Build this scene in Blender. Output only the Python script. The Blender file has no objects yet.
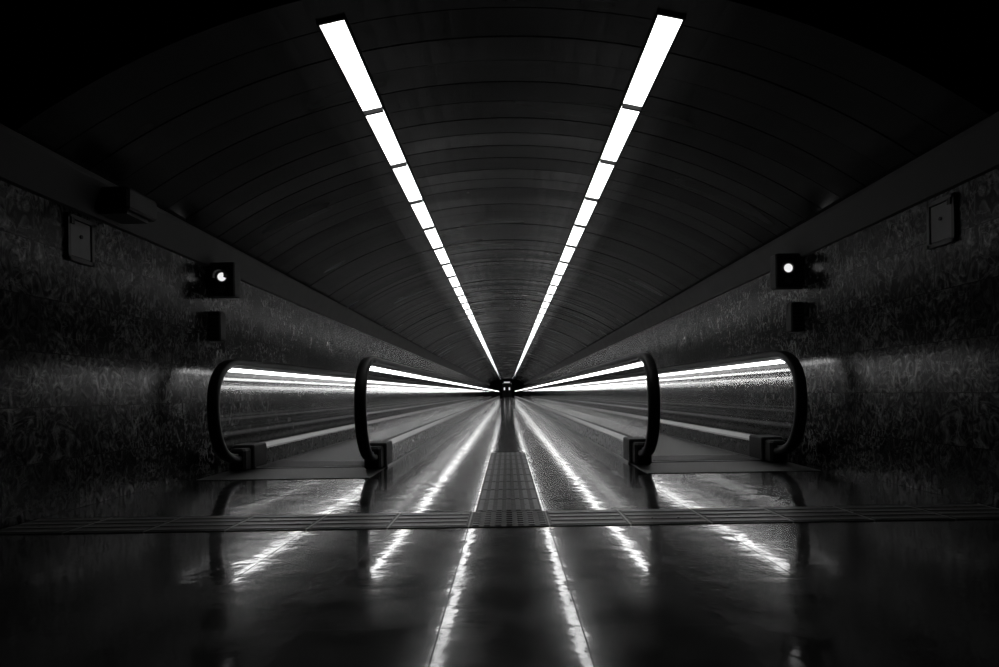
import bpy, math, random
from mathutils import Vector
random.seed(4)
sc=bpy.context.scene
col=sc.collection
L_END=100.0
WX=2.62      # wall half width
CAMZ=0.66

# ---------------------------------------------------------------- materials
def newmat(name):
    m=bpy.data.materials.new(name); m.use_nodes=True
    nt=m.node_tree; nt.nodes.clear()
    out=nt.nodes.new('ShaderNodeOutputMaterial')
    return m,nt,out
def simple(name,c,rough=.5,metal=0.,spec=.5,noise=0.0,nscale=30):
    m,nt,out=newmat(name)
    p=nt.nodes.new('ShaderNodeBsdfPrincipled')
    p.inputs['Base Color'].default_value=(c,c,c,1)
    p.inputs['Roughness'].default_value=rough
    p.inputs['Metallic'].default_value=metal
    p.inputs['Specular IOR Level'].default_value=spec
    nt.links.new(p.outputs[0],out.inputs[0])
    if noise>0:
        tc=nt.nodes.new('ShaderNodeTexCoord'); nz=nt.nodes.new('ShaderNodeTexNoise'); nz.inputs['Scale'].default_value=nscale
        nt.links.new(tc.outputs['Object'],nz.inputs['Vector'])
        mr=nt.nodes.new('ShaderNodeMapRange'); mr.inputs['To Min'].default_value=max(.02,rough-noise); mr.inputs['To Max'].default_value=rough+noise
        nt.links.new(nz.outputs['Fac'],mr.inputs['Value']); nt.links.new(mr.outputs[0],p.inputs['Roughness'])
    return m
def emis(name,s,c=1.0):
    m,nt,out=newmat(name)
    e=nt.nodes.new('ShaderNodeEmission'); e.inputs[0].default_value=(c,c,c,1); e.inputs[1].default_value=s
    nt.links.new(e.outputs[0],out.inputs[0]); return m

M_tube=emis('strip_diffuser',4.4)
M_rail=emis('handrail_light_diffuser',6.0)
M_sig=emis('signal_lens',.85)
M_trans=emis('transom_glow',.7)
M_rubber=simple('black_rubber',.004,.45,0,.3)
M_black=simple('black_plastic',.005,.5,0,.25,.08)
M_steel=simple('brushed_steel',.22,.34,1.0,.5,.08,60)
M_deck=simple('satin_aluminium',.38,.40,.9,.5,.06,40)
M_skirt=simple('skirt_panel',.05,.28,.8,.5,.06,20)
M_house=simple('lamp_housing',.006,.6,0,.2)
M_box=simple('grey_painted_metal',.09,.5,.2,.5,.08)
M_boxdk=simple('grey_painted_frame',.03,.5,.2)
M_cornice=simple('painted_cornice',.05,.6,0,.2,.08,6)
M_dark=simple('dark_plaster',.002,.9,0,.1)
M_tact=simple('tactile_stone',.022,.4,0,.5,.12,25)
M_tact2=simple('tactile_ridge',.12,.32,0,.5,.1,25)
M_joint=simple('pale_grout',.4,.4)
M_door=simple('end_door',.004,.5,0,.2)

def mat_floor():
    m,nt,out=newmat('polished_granite')
    lk=nt.links.new
    tc=nt.nodes.new('ShaderNodeTexCoord')
    p=nt.nodes.new('ShaderNodeBsdfPrincipled')
    lk(p.outputs[0],out.inputs[0])
    br=nt.nodes.new('ShaderNodeTexBrick'); br.offset=0.0; br.squash=1.0
    mp=nt.nodes.new('ShaderNodeMapping'); mp.inputs['Location'].default_value=(.2,.14,0)
    lk(tc.outputs['Object'],mp.inputs[0]); lk(mp.outputs[0],br.inputs['Vector'])
    br.inputs['Scale'].default_value=1.0; br.inputs['Brick Width'].default_value=.4; br.inputs['Row Height'].default_value=.4
    br.inputs['Mortar Size'].default_value=.0024; br.inputs['Mortar Smooth'].default_value=.2
    br.inputs['Color1'].default_value=(0,0,0,1); br.inputs['Color2'].default_value=(1,1,1,1); br.inputs['Mortar'].default_value=(.5,.5,.5,1)
    n1=nt.nodes.new('ShaderNodeTexNoise'); n1.inputs['Scale'].default_value=90; n1.inputs['Detail'].default_value=3
    n2=nt.nodes.new('ShaderNodeTexNoise'); n2.inputs['Scale'].default_value=7; n2.inputs['Detail'].default_value=2.5
    n3=nt.nodes.new('ShaderNodeTexNoise'); n3.inputs['Scale'].default_value=4.0; n3.inputs['Detail'].default_value=5
    for n in (n1,n2,n3): lk(tc.outputs['Object'],n.inputs['Vector'])
    cr=nt.nodes.new('ShaderNodeMapRange'); cr.inputs['From Min'].default_value=.4; cr.inputs['From Max'].default_value=.75
    cr.inputs['To Min'].default_value=.0005; cr.inputs['To Max'].default_value=.008
    lk(n1.outputs['Fac'],cr.inputs['Value']); lk(cr.outputs[0],p.inputs['Base Color'])
    rr=nt.nodes.new('ShaderNodeMapRange'); rr.inputs['From Min'].default_value=.35; rr.inputs['From Max'].default_value=.7
    rr.inputs['To Min'].default_value=.16; rr.inputs['To Max'].default_value=.27
    lk(n3.outputs['Fac'],rr.inputs['Value']); lk(rr.outputs[0],p.inputs['Roughness'])
    cw=nt.nodes.new('ShaderNodeMapRange')
    cw.inputs['To Min'].default_value=.8; cw.inputs['To Max'].default_value=.1
    lk(br.outputs['Fac'],cw.inputs['Value']); lk(cw.outputs[0],p.inputs['Coat Weight'])
    r2=nt.nodes.new('ShaderNodeMapRange'); r2.inputs['From Min'].default_value=.35; r2.inputs['From Max'].default_value=.7
    r2.inputs['To Min'].default_value=.035; r2.inputs['To Max'].default_value=.10
    lk(n3.outputs['Fac'],r2.inputs['Value']); lk(r2.outputs[0],p.inputs['Coat Roughness'])
    p.inputs['Coat IOR'].default_value=1.5
    b1=nt.nodes.new('ShaderNodeBump'); b1.inputs['Strength'].default_value=.24; b1.inputs['Distance'].default_value=.006
    lk(n2.outputs['Fac'],b1.inputs['Height'])
    b2=nt.nodes.new('ShaderNodeBump'); b2.inputs['Strength'].default_value=.5; b2.inputs['Distance'].default_value=.003; b2.invert=True
    lk(br.outputs['Fac'],b2.inputs['Height']); lk(b1.outputs[0],b2.inputs['Normal'])
    b3=nt.nodes.new('ShaderNodeBump'); b3.inputs['Strength'].default_value=.06; b3.inputs['Distance'].default_value=.001
    lk(n1.outputs['Fac'],b3.inputs['Height']); lk(b2.outputs[0],b3.inputs['Normal'])
    lk(b3.outputs[0],p.inputs['Normal']); lk(b3.outputs[0],p.inputs['Coat Normal'])
    p.inputs['Specular IOR Level'].default_value=.2
    return m
def mat_wall():
    m,nt,out=newmat('mottled_marble_cladding')
    lk=nt.links.new
    tc=nt.nodes.new('ShaderNodeTexCoord')
    p=nt.nodes.new('ShaderNodeBsdfPrincipled'); lk(p.outputs[0],out.inputs[0])
    sx=nt.nodes.new('ShaderNodeSeparateXYZ'); cx=nt.nodes.new('ShaderNodeCombineXYZ')
    lk(tc.outputs['Object'],sx.inputs[0]); lk(sx.outputs['Y'],cx.inputs['X']); lk(sx.outputs['Z'],cx.inputs['Y'])
    br=nt.nodes.new('ShaderNodeTexBrick'); br.offset=0.5
    br.inputs['Scale'].default_value=1; br.inputs['Brick Width'].default_value=.62; br.inputs['Row Height'].default_value=.31
    br.inputs['Mortar Size'].default_value=.0025; br.inputs['Color1'].default_value=(.0,.0,.0,1); br.inputs['Color2'].default_value=(1,1,1,1)
    br.inputs['Mortar'].default_value=(.0,.0,.0,1)
    lk(cx.outputs[0],br.inputs['Vector'])
    vm=nt.nodes.new('ShaderNodeVectorMath'); vm.operation='MULTIPLY_ADD'; vm.inputs[1].default_value=(3,3,3)
    lk(br.outputs['Color'],vm.inputs[0]); lk(cx.outputs[0],vm.inputs[2])
    mp=nt.nodes.new('ShaderNodeMapping'); mp.inputs['Rotation'].default_value=(0,0,.6); mp.inputs['Scale'].default_value=(1.2,.8,1)
    lk(vm.outputs[0],mp.inputs[0])
    n1=nt.nodes.new('ShaderNodeTexNoise'); n1.inputs['Scale'].default_value=8.5; n1.inputs['Detail'].default_value=6; n1.inputs['Roughness'].default_value=.58; n1.inputs['Distortion'].default_value=3.0
    lk(mp.outputs[0],n1.inputs['Vector'])
    n2=nt.nodes.new('ShaderNodeTexNoise'); n2.inputs['Scale'].default_value=5; n2.inputs['Detail'].default_value=4; n2.inputs['Distortion'].default_value=2.5
    lk(vm.outputs[0],n2.inputs['Vector'])
    v1=nt.nodes.new('ShaderNodeMath'); v1.operation='SUBTRACT'; v1.inputs[1].default_value=.5; lk(n2.outputs['Fac'],v1.inputs[0])
    v2=nt.nodes.new('ShaderNodeMath'); v2.operation='ABSOLUTE'; lk(v1.outputs[0],v2.inputs[0])
    v3=nt.nodes.new('ShaderNodeMapRange'); v3.inputs['From Min'].default_value=0; v3.inputs['From Max'].default_value=.025; v3.inputs['To Min'].default_value=.35; v3.inputs['To Max'].default_value=0
    lk(v2.outputs[0],v3.inputs['Value'])
    n4=nt.nodes.new('ShaderNodeTexNoise'); n4.inputs['Scale'].default_value=2.6; n4.inputs['Detail'].default_value=3
    lk(vm.outputs[0],n4.inputs['Vector'])
    cr=nt.nodes.new('ShaderNodeValToRGB')
    e=cr.color_ramp.elements; e[0].position=.40; e[0].color=(.0,.0,.0,1); e[1].position=.74; e[1].color=(1,1,1,1)
    a=e.new(.52); a.color=(.13,.13,.13,1); b=e.new(.62); b.color=(.42,.42,.42,1)
    lk(n1.outputs['Fac'],cr.inputs[0])
    ad=nt.nodes.new('ShaderNodeMath'); ad.operation='ADD'; lk(cr.outputs[0],ad.inputs[0]); lk(v3.outputs[0],ad.inputs[1])
    lo=nt.nodes.new('ShaderNodeMapRange'); lo.inputs['From Min'].default_value=.35; lo.inputs['From Max'].default_value=.68; lo.inputs['To Min'].default_value=.3; lo.inputs['To Max'].default_value=1.0
    lk(n4.outputs['Fac'],lo.inputs['Value'])
    ml=nt.nodes.new('ShaderNodeMath'); ml.operation='MULTIPLY'; lk(ad.outputs[0],ml.inputs[0]); lk(lo.outputs[0],ml.inputs[1])
    inv=nt.nodes.new('ShaderNodeMath'); inv.operation='SUBTRACT'; inv.inputs[0].default_value=1; lk(br.outputs['Fac'],inv.inputs[1])
    fl=nt.nodes.new('ShaderNodeMath'); fl.operation='MULTIPLY'; lk(ml.outputs[0],fl.inputs[0]); lk(inv.outputs[0],fl.inputs[1])
    c=nt.nodes.new('ShaderNodeMapRange'); c.inputs['To Min'].default_value=.0005; c.inputs['To Max'].default_value=.17
    lk(fl.outputs[0],c.inputs['Value']); lk(c.outputs[0],p.inputs['Base Color'])
    s=nt.nodes.new('ShaderNodeMapRange'); s.inputs['To Min'].default_value=.07; s.inputs['To Max'].default_value=.6
    lk(fl.outputs[0],s.inputs['Value']); lk(s.outputs[0],p.inputs['Specular IOR Level'])
    p.inputs['Roughness'].default_value=.2
    bp=nt.nodes.new('ShaderNodeBump'); bp.inputs['Strength'].default_value=.3; bp.inputs['Distance'].default_value=.003
    lk(n1.outputs['Fac'],bp.inputs['Height'])
    b2=nt.nodes.new('ShaderNodeBump'); b2.invert=True; b2.inputs['Strength'].default_value=.7; b2.inputs['Distance'].default_value=.003
    lk(br.outputs['Fac'],b2.inputs['Height']); lk(bp.outputs[0],b2.inputs['Normal']); lk(b2.outputs[0],p.inputs['Normal'])
    return m
def mat_vault():
    m,nt,out=newmat('dark_metal_slats')
    lk=nt.links.new
    tc=nt.nodes.new('ShaderNodeTexCoord')
    p=nt.nodes.new('ShaderNodeBsdfPrincipled'); lk(p.outputs[0],out.inputs[0])
    mp=nt.nodes.new('ShaderNodeMapping'); mp.inputs['Scale'].default_value=(.5,1.6,.5)
    lk(tc.outputs['Object'],mp.inputs[0])
    n=nt.nodes.new('ShaderNodeTexNoise'); n.inputs['Scale'].default_value=1.6; n.inputs['Detail'].default_value=1.5
    lk(mp.outputs[0],n.inputs['Vector'])
    c=nt.nodes.new('ShaderNodeMapRange'); c.inputs['From Min'].default_value=.3; c.inputs['From Max'].default_value=.7; c.inputs['To Min'].default_value=.004; c.inputs['To Max'].default_value=.009
    lk(n.outputs['Fac'],c.inputs['Value']); lk(c.outputs[0],p.inputs['Base Color'])
    r=nt.nodes.new('ShaderNodeMapRange'); r.inputs['To Min'].default_value=.18; r.inputs['To Max'].default_value=.32
    lk(n.outputs['Fac'],r.inputs['Value']); lk(r.outputs[0],p.inputs['Roughness'])
    p.inputs['Specular IOR Level'].default_value=.4
    bp=nt.nodes.new('ShaderNodeBump'); bp.inputs['Strength'].default_value=.25; bp.inputs['Distance'].default_value=.012
    lk(n.outputs['Fac'],bp.inputs['Height']); lk(bp.outputs[0],p.inputs['Normal'])
    return m
def mat_glass():
    m,nt,out=newmat('balustrade_glass')
    lk=nt.links.new
    lw=nt.nodes.new('ShaderNodeLayerWeight'); lw.inputs[0].default_value=.5
    pw=nt.nodes.new('ShaderNodeMath'); pw.operation='POWER'; pw.inputs[1].default_value=4
    lk(lw.outputs['Facing'],pw.inputs[0])
    ma=nt.nodes.new('ShaderNodeMath'); ma.operation='MULTIPLY_ADD'; ma.inputs[1].default_value=.7; ma.inputs[2].default_value=.06
    lk(pw.outputs[0],ma.inputs[0])
    t=nt.nodes.new('ShaderNodeBsdfTransparent'); t.inputs[0].default_value=(.94,.94,.94,1)
    g=nt.nodes.new('ShaderNodeBsdfGlossy'); g.inputs['Roughness'].default_value=.04
    g.inputs[0].default_value=(.9,.9,.9,1)
    mx=nt.nodes.new('ShaderNodeMixShader')
    lk(ma.outputs[0],mx.inputs[0]); lk(t.outputs[0],mx.inputs[1]); lk(g.outputs[0],mx.inputs[2]); lk(mx.outputs[0],out.inputs[0])
    return m
def mat_pallet():
    m,nt,out=newmat('grooved_pallets')
    lk=nt.links.new
    tc=nt.nodes.new('ShaderNodeTexCoord')
    p=nt.nodes.new('ShaderNodeBsdfPrincipled'); lk(p.outputs[0],out.inputs[0])
    p.inputs['Base Color'].default_value=(.008,.008,.008,1); p.inputs['Metallic'].default_value=.2; p.inputs['Roughness'].default_value=.38
    p.inputs['Specular IOR Level'].default_value=.22
    w=nt.nodes.new('ShaderNodeTexWave'); w.bands_direction='X'; w.inputs['Scale'].default_value=16
    lk(tc.outputs['Object'],w.inputs['Vector'])
    b=nt.nodes.new('ShaderNodeBump'); b.inputs['Strength'].default_value=.6; b.inputs['Distance'].default_value=.004
    lk(w.outputs['Fac'],b.inputs['Height'])
    w2=nt.nodes.new('ShaderNodeTexWave'); w2.bands_direction='Y'; w2.wave_profile='SAW'; w2.inputs['Scale'].default_value=.79
    lk(tc.outputs['Object'],w2.inputs['Vector'])
    b2=nt.nodes.new('ShaderNodeBump'); b2.inputs['Strength'].default_value=.3; b2.inputs['Distance'].default_value=.002
    lk(w2.outputs['Fac'],b2.inputs['Height']); lk(b.outputs[0],b2.inputs['Normal']); lk(b2.outputs[0],p.inputs['Normal'])
    return m
M_floor=mat_floor(); M_wall=mat_wall(); M_vault=mat_vault(); M_glass=mat_glass(); M_pallet=mat_pallet()
M_seam=simple('slat_joint_shadow_gap',.0008,.9,0,.05)

# ---------------------------------------------------------------- mesh builder
class MB:
    def __init__(s): s.v=[];s.f=[];s.m=[];s.mats=[];s.sm=[]
    def mi(s,mat):
        if mat not in s.mats: s.mats.append(mat)
        return s.mats.index(mat)
    def face(s,idx,mat,smooth=False):
        s.f.append(idx); s.m.append(s.mi(mat)); s.sm.append(smooth)
    def box(s,x0,x1,y0,y1,z0,z1,mat,ch=0.0):
        if ch<=0:
            b=len(s.v)
            s.v+=[(x,y,z) for z in (z0,z1) for (x,y) in ((x0,y0),(x1,y0),(x1,y1),(x0,y1))]
            for q in ((3,2,1,0),(4,5,6,7),(0,1,5,4),(1,2,6,5),(2,3,7,6),(3,0,4,7)): s.face([b+i for i in q],mat)
            return
        def ring(d,z):
            b=len(s.v); c=ch
            xs0,xs1,ys0,ys1=x0+d,x1-d,y0+d,y1-d
            s.v+=[(xs0+c,ys0,z),(xs1-c,ys0,z),(xs1,ys0+c,z),(xs1,ys1-c,z),(xs1-c,ys1,z),(xs0+c,ys1,z),(xs0,ys1-c,z),(xs0,ys0+c,z)]
            return list(range(b,b+8))
        R=[ring(ch*.7,z0),ring(0,z0+ch),ring(0,z1-ch),ring(ch*.7,z1)]
        s.face(R[0][::-1],mat); s.face(R[3],mat)
        for a,b in zip(R,R[1:]):
            for i in range(8): s.face([a[i],a[(i+1)%8],b[(i+1)%8],b[i]],mat)
    def cyl(s,c,ax,r,h,mat,n=24,r2=None):
        r2=r if r2 is None else r2
        ax=Vector(ax).normalized(); u=ax.orthogonal().normalized(); w=ax.cross(u); c=Vector(c)
        b=len(s.v)
        for k,(rr,hh) in enumerate(((r,0),(r2,h))):
            for i in range(n):
                t=2*math.pi*i/n; s.v.append(tuple(c+ax*hh+(u*math.cos(t)+w*math.sin(t))*rr))
        for i in range(n): s.face([b+i,b+(i+1)%n,b+n+(i+1)%n,b+n+i],mat,True)
        s.face([b+i for i in range(n)][::-1],mat); s.face([b+n+i for i in range(n)],mat)
    def tube(s,c,ax,ro,ri,h,mat,n=24,a0=0,a1=2*math.pi):
        ax=Vector(ax).normalized(); u=Vector((0,0,1)); w=ax.cross(u); c=Vector(c)
        b=len(s.v); k=n+1
        for rr,hh in ((ro,0),(ro,h),(ri,h),(ri,0)):
            for i in range(k):
                t=a0+(a1-a0)*i/n; s.v.append(tuple(c+ax*hh+(u*math.cos(t)+w*math.sin(t))*rr))
        for j in range(4):
            for i in range(n):
                s.face([b+j*k+i,b+j*k+i+1,b+((j+1)%4)*k+i+1,b+((j+1)%4)*k+i],mat,True)
    def sweep(s,path,x,sec,mat):
        n=len(path); rings=[]
        for i,(y,z) in enumerate(path):
            a=path[max(0,i-1)]; b=path[min(n-1,i+1)]
            t=Vector((b[0]-a[0],b[1]-a[1])).normalized(); nn=Vector((-t.y,t.x))
            r=len(s.v)
            for (u,v) in sec: s.v.append((x+u,y+nn.x*v,z+nn.y*v))
            rings.append(r)
        k=len(sec)
        for a,b in zip(rings,rings[1:]):
            for i in range(k): s.face([a+i,a+(i+1)%k,b+(i+1)%k,b+i],mat,True)
        s.face([rings[0]+i for i in range(k)][::-1],mat); s.face([rings[-1]+i for i in range(k)],mat)
    def obj(s,name,parent=None):
        me=bpy.data.meshes.new(name); me.from_pydata(s.v,[],s.f)
        for m in s.mats: me.materials.append(m)
        for p,mi,sm in zip(me.polygons,s.m,s.sm): p.material_index=mi; p.use_smooth=sm
        me.update()
        o=bpy.data.objects.new(name,me); col.objects.link(o)
        if parent: o.parent=parent
        return o
def empty(name,loc=(0,0,0)):
    o=bpy.data.objects.new(name,None); o.location=loc; col.objects.link(o); return o

# ---------------------------------------------------------------- shell
b=MB(); b.box(-2.9,2.9,-3,L_END+.3,-.2,0,M_floor); b.obj('floor')
for sgn,nm in ((-1,'left'),(1,'right')):
    b=MB(); x0,x1=sorted((sgn*WX,sgn*(WX+.25)))
    b.box(x0,x1,-3,L_END+.3,0,3.4,M_wall); b.obj('wall_'+nm)
b=MB(); b.box(-2.9,2.9,-3.2,-3.0,0,3.4,M_dark); b.obj('wall_back')

# vault
SX,SZ,APZ=2.56,2.06,2.85
sag=APZ-SZ; R=(SX*SX+sag*sag)/(2*sag); cz=APZ-R
amax=math.asin(SX/R)
VY0=3.45
def vp(a,dr=0.0): return ((R+dr)*math.sin(a),cz+(R+dr)*math.cos(a))
b=MB(); NS=36; SL=.30
y=VY0; prof=[]
while y<L_END+.1:
    t1=random.uniform(-.005,.005); t2=random.uniform(-.005,.005)
    prof+= [(y,t1),(y+SL-.014,t2),(y+SL-.014,.024),(y+SL,.024)]
    y+=SL
base=len(b.v)
for (yy,dr) in prof:
    for i in range(NS+1):
        a=-amax+2*amax*i/NS; x,z=vp(a,dr); b.v.append((x,yy,z))
for j in range(len(prof)-1):
    for i in range(NS):
        q=[base+j*(NS+1)+i,base+(j+1)*(NS+1)+i,base+(j+1)*(NS+1)+i+1,base+j*(NS+1)+i+1]
        b.face(q,M_vault if j%4==0 else M_seam,False)
k=len(b.v)
for i in range(NS+1):
    a=-amax+2*amax*i/NS; x,z=vp(a,0); b.v.append((x,VY0,z)); b.v.append((x,VY0,3.3))
for i in range(NS): b.face([k+2*i,k+2*i+1,k+2*i+3,k+2*i+2],M_dark)
b.box(-2.62,-SX,VY0,VY0+.1,2.02,3.3,M_dark); b.box(SX,2.62,VY0,VY0+.1,2.02,3.3,M_dark)
b.box(-2.62,2.62,-3,VY0,3.3,3.4,M_dark)
b.box(-2.62,2.62,VY0,L_END,3.05,3.4,M_dark)
for i in range(NS):
    a0=-amax+2*amax*i/NS; a1=-amax+2*amax*(i+1)/NS
    k=len(b.v)
    for a in (a0,a1):
        for dr,yy in ((-.012,VY0-.02),(.05,VY0-.02),(.05,VY0+.01),(-.012,VY0+.01)):
            x,z=vp(a,dr); b.v.append((x,yy,z))
    for q in ((0,1,5,4),(1,2,6,5),(2,3,7,6),(3,0,4,7)): b.face([k+t for t in q],M_vault)
b.obj('ceiling')

# cornices
for n_,sgn in ((1,-1),(2,1)):
    b=MB()
    pts=[(WX,1.81),(WX-.02,1.82),(WX-.10,2.02),(WX-.10,2.05),(SX,2.075),(WX,2.09)]
    k=len(b.v)
    for yy in (0.0,L_END):
        for (x,z) in pts: b.v.append((sgn*x,yy,z))
    n=len(pts)
    for i in range(n):
        q=[k+i,k+(i+1)%n,k+n+(i+1)%n,k+n+i]
        b.face(q if sgn>0 else q[::-1],M_cornice)
    b.face([k+i for i in range(n)],M_cornice); b.face([k+n+i for i in range(n)],M_cornice)
    b.obj('trim_%d'%n_)

# far wall with doors
b=MB()
b.box(-2.62,-.75,L_END,L_END+.2,0,3.0,M_dark); b.box(.75,2.62,L_END,L_END+.2,0,3.0,M_dark)
b.box(-.75,.75,L_END,L_END+.2,2.15,3.0,M_dark)
b.box(-.45,.45,L_END-.03,L_END+.01,2.2,2.36,M_trans)
b.obj('wall_far')
for i,s_ in ((1,-1),(2,1)):
    b=MB(); x0,x1=sorted((s_*.02,s_*.73))
    b.box(x0,x1,L_END+.05,L_END+.1,0,2.12,M_door,.01)
    b.box(x0+.08,x1-.08,L_END+.03,L_END+.05,.2,1.95,M_door)
    b.box(x0+.25,x1-.25,L_END+.02,L_END+.031,1.1,1.5,M_trans)
    b.box(x0,x1,L_END+.0,L_END+.04,2.05,2.12,M_steel)
    b.cyl((s_*.1,L_END+.04,1.0),(0,-1,0),.02,.05,M_steel,12)
    b.obj('door_%d'%i)

# ---------------------------------------------------------------- ceiling light strips
PITCH=1.137; LY0=3.67; LX=.945
aL=math.asin(LX/R)
for sgn in (-1,1):
    b=MB()
    c=Vector((sgn*R*math.sin(aL),0,cz+R*math.cos(aL)))
    tx=Vector((math.cos(aL),0,-sgn*math.sin(aL))); up=Vector((sgn*math.sin(aL),0,math.cos(aL)))
    def obox(u0,u1,w0,w1,y0,y1,mat):
        k=len(b.v)
        for w in (w0,w1):
            for (u,yy) in ((u0,y0),(u1,y0),(u1,y1),(u0,y1)):
                p=c+tx*u+up*w; b.v.append((p.x,yy,p.z))
        for q in ((3,2,1,0),(4,5,6,7),(0,1,5,4),(1,2,6,5),(2,3,7,6),(3,0,4,7)): b.face([k+i for i in q],mat)
    W=.070
    obox(-W-.012,-W,-.022,.02,LY0-.02,L_END-.5,M_house)
    obox(W,W+.012,-.022,.02,LY0-.02,L_END-.5,M_house)
    obox(-W,W,-.018,.02,LY0-.02,LY0,M_house)
    y=LY0
    while y+PITCH<L_END-.4:
        obox(-W,W,-.016,.015,y+.004,y+PITCH-.022,M_tube)
        obox(-W,W,-.046,.02,y+PITCH-.022,y+PITCH+.002,M_house)
        y+=PITCH
    b.obj('ceiling_light_strip')

# ---------------------------------------------------------------- moving walkways
def rail_path(inset=0.0,end=98.0):
    yc,zc=5.88,.58; a=.49-inset; bu=.385-inset; bl=.47-inset; e=2/2.35
    pts=[]
    for i in range(0,25):
        t=-math.pi/2+math.pi/2*i/24
        cx=abs(math.cos(t))**e; sx=abs(math.sin(t))**e
        pts.append((yc-a*cx,zc-bl*sx))
    for i in range(1,25):
        t=math.pi/2*i/24
        pts.append((yc-a*abs(math.cos(t))**e,zc+bu*abs(math.sin(t))**e))
    pts.append((6.4,zc+bu))
    for yy in (10,20,40,60,80,end): pts.append((yy,zc+bu))
    return pts
def rsec(w,h,c):
    w/=2;h/=2
    return [(-w+c,-h),(w-c,-h),(w-c*.3,-h+c*.3),(w,-h+c),(w,h-c),(w-c*.3,h-c*.3),(w-c,h),(-w+c,h),(-w+c*.3,h-c*.3),(-w,h-c),(-w,-h+c),(-w+c*.3,-h+c*.3)]
def balustrade(x,parent):
    b=MB()
    p=[(6.12,.10)]+rail_path()
    b.sweep(p,x,rsec(.1,.06,.022),M_rubber); b.obj('handrail',parent)
    b=MB()
    b.sweep(rail_path(.038),x,rsec(.034,.02,.004),M_steel); b.obj('handrail_guide',parent)
    gp=[q for q in rail_path(.03) if q[1]>.21]
    b=MB()
    nose=[q for q in gp if q[0]<=6.4+1e-6]
    b.v+=[(x,yy,zz) for yy,zz in nose]+[(x,6.4,.21)]
    b.face(list(range(len(nose)+1)),M_glass)
    zt=nose[-1][1]
    y=6.4
    while y<97.9:
        y2=min(98,y+2.4)
        k=len(b.v); b.v+=[(x,y+.004,.21),(x,y2-.004,.21),(x,y2-.004,zt),(x,y+.004,zt)]
        b.face([k,k+1,k+2,k+3],M_glass)
        y=y2
    b.obj('glass_panel',parent)
    b=MB()
    b.box(x-.022,x+.022,5.74,98,.882,.912,M_rail)
    b.box(x-.026,x+.026,5.70,98,.912,.93,M_steel)
    b.obj('handrail_light',parent)
    b=MB()
    prof=[(-.095,0.0),(-.095,.17),(-.085,.185),(-.03,.215),(.03,.215),(.085,.185),(.095,.17),(.095,0.0)]
    mats=[M_skirt,M_steel,M_deck,M_rubber,M_deck,M_steel,M_skirt,M_skirt]
    k=len(b.v)
    for yy in (6.02,98.2):
        for (u,z) in prof: b.v.append((x+u,yy,z))
    n=8
    for i in range(n): b.face([k+i,k+n+i,k+n+(i+1)%n,k+(i+1)%n],mats[i])
    b.face([k+i for i in range(n)],M_skirt); b.face([k+n+i for i in range(n)],M_skirt)
    b.box(x-.105,x-.095,6.02,98.2,0,.02,M_steel); b.box(x+.095,x+.105,6.02,98.2,0,.02,M_steel)
    b.obj('balustrade_base',parent)
    b=MB()
    b.box(x-.075,x+.075,5.84,6.1,0,.2,M_black,.02)
    b.box(x-.1,x+.1,5.98,6.3,0,.225,M_black,.012)
    b.cyl((x-.06,5.93,.11),(1,0,0),.09,.12,M_black,20)
    b.obj('newel_foot',parent)
def walkway(xa,xb,name):
    e=empty(name,(0,0,0))
    lo,hi=min(xa,xb),max(xa,xb)
    balustrade(xa,e); balustrade(xb,e)
    b=MB(); b.box(lo+.105,hi-.105,6.55,98,.001,.012,M_pallet); b.obj('pallet_band',e)
    b=MB(); 
    b.box(lo-.09,hi+.09,5.25,6.02,0,.005,M_pallet)
    b.box(lo+.105,hi-.105,6.02,6.55,.0,.008,M_pallet)
    x=lo+.12
    while x<hi-.13:
        b.box(x,x+.008,6.1,6.6,.008,.016,M_steel); x+=.03
    b.box(lo+.105,hi-.105,6.03,6.06,.008,.011,M_steel)
    b.obj('comb_plate',e)
    return e
walkway(-2.40,-1.20,'moving_walkway')
walkway(1.20,2.40,'moving_walkway')

# ---------------------------------------------------------------- tactile paving
b=MB()
Y0,Y1=3.25,3.66; T=.4
for i in range(-6,7):
    xc=i*T; x0=xc-T/2+.004; x1=xc+T/2-.004
    b.box(x0,x1,Y0,Y1,0,.004,M_tact)
    if i==0:
        for a in range(7):
            for c in range(7):
                xx=x0+.03+a*.056; yy=Y0+.035+c*.056
                b.box(xx-.016,xx+.016,yy-.016,yy+.016,.004,.009,M_tact2,.002)
    else:
        for c in range(4):
            yy=Y0+.05+c*.1; b.box(x0+.01,x1-.01,yy-.024,yy+.024,.004,.007,M_tact2,.002)
    b.box(x1,x1+.008,Y0,Y1,0,.005,M_joint)
y=Y1+.01
while y<6.9:
    b.box(-.186,.186,y,y+.39,0,.004,M_tact)
    for c in range(7):
        xx=-.159+c*.053; b.box(xx-.014,xx+.014,y+.01,y+.38,.004,.008,M_tact2,.002)
    y+=.4
b.obj('tactile_paving')

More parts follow.
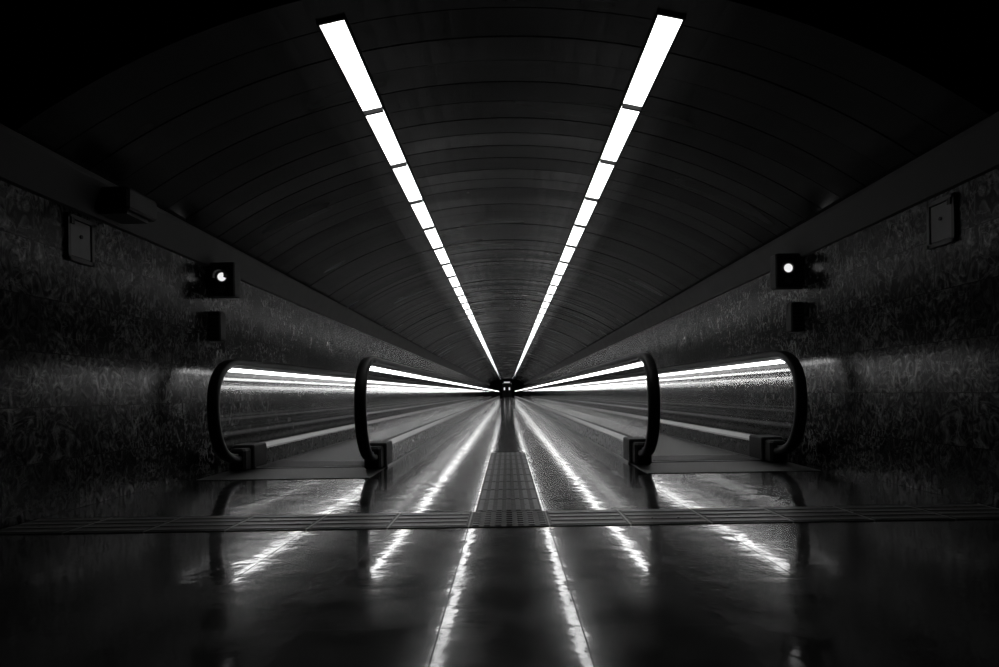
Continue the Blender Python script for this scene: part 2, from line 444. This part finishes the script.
# ---------------------------------------------------------------- wall fixtures
for sgn in (-1,1):
    yl=5.80; xl=sgn*2.49; zl=1.70
    b=MB()
    w0,w1=sorted((sgn*2.38,sgn*2.635))
    b.box(w0,w1,yl,yl+.14,zl-.15,zl+.15,M_black,.012)
    if sgn<0: b.tube((xl,yl,zl+.02),(0,-1,0),.06,.053,.09,M_black,24,-1.9,1.9)
    b.tube((xl,yl+.002,zl+.02),(0,-1,0),.062,.044,.012,M_boxdk,28)
    for k_ in range(5):
        r1=.038*math.cos(k_*math.pi/10); r2=.038*math.cos((k_+1)*math.pi/10)
        h1=.018*math.sin(k_*math.pi/10); h2=.018*math.sin((k_+1)*math.pi/10)
        b.cyl((xl,yl-h1,zl+.02),(0,-1,0),r1,h2-h1,M_sig,24,max(r2,.001))
    b.cyl((xl,yl,zl-.09),(0,-1,0),.03,.006,M_boxdk,20)
    b.obj('signal_lamp')
    b=MB(); w0,w1=sorted((sgn*2.51,sgn*2.635))
    b.box(w0,w1,yl+.0,yl+.12,1.16,1.42,M_black,.012)
    for k_ in range(6):
        b.box(w0+.02,w1-.02,yl-.004,yl+.001,1.2+.033*k_,1.212+.033*k_,M_boxdk)
    b.obj('wall_speaker')
    yc=4.06 if sgn<0 else 3.94
    b=MB(); f=sgn*WX; t=-sgn
    def wb(d0,d1,y0,y1,z0,z1,mat,ch=0):
        a,c_=sorted((f+t*d0,f+t*d1)); b.box(a,c_,y0,y1,z0,z1,mat,ch)
    y0,y1=yc-.125,yc+.125
    z1=1.78; z0=1.50
    wb(-.01,.02,y0,y1,z0,z0+.025,M_boxdk); wb(-.01,.02,y0,y1,z1-.025,z1,M_boxdk)
    wb(-.01,.02,y0,y0+.025,z0,z1,M_boxdk); wb(-.01,.02,y1-.025,y1,z0,z1,M_boxdk)
    wb(-.01,.014,y0+.03,y1-.03,z0+.03,z1-.03,M_box,.003)
    b.cyl((f+t*.014,yc,(z0+z1)/2+.02),(t,0,0),.012,.008,M_black,16)
    wb(.02,.028,y0+.02,y0+.05,z1-.06,z1-.02,M_black)
    b.obj('wall_access_panel')
b=MB()
b.box(-2.60,-2.36,4.15,4.5,1.86,2.0,M_black,.015); b.box(-2.58,-2.4,4.2,4.45,1.84,1.86,M_boxdk)
b.obj('loudspeaker_box')

# ---------------------------------------------------------------- world / camera
w=bpy.data.worlds.new('World'); sc.world=w; w.use_nodes=True
w.node_tree.nodes['Background'].inputs[0].default_value=(0,0,0,1)
w.node_tree.nodes['Background'].inputs[1].default_value=0
cd=bpy.data.cameras.new('camera'); cam=bpy.data.objects.new('camera',cd); col.objects.link(cam)
cam.location=(0,0,CAMZ); cam.rotation_euler=(math.radians(90),math.radians(.9),0)
cd.sensor_width=36; cd.lens=660/999*36; cd.shift_x=-7.5/999; cd.shift_y=59.5/999; cd.clip_end=300; cd.clip_start=.05
sc.camera=cam
sc.view_settings.view_transform='Standard'
sc.view_settings.look='None'
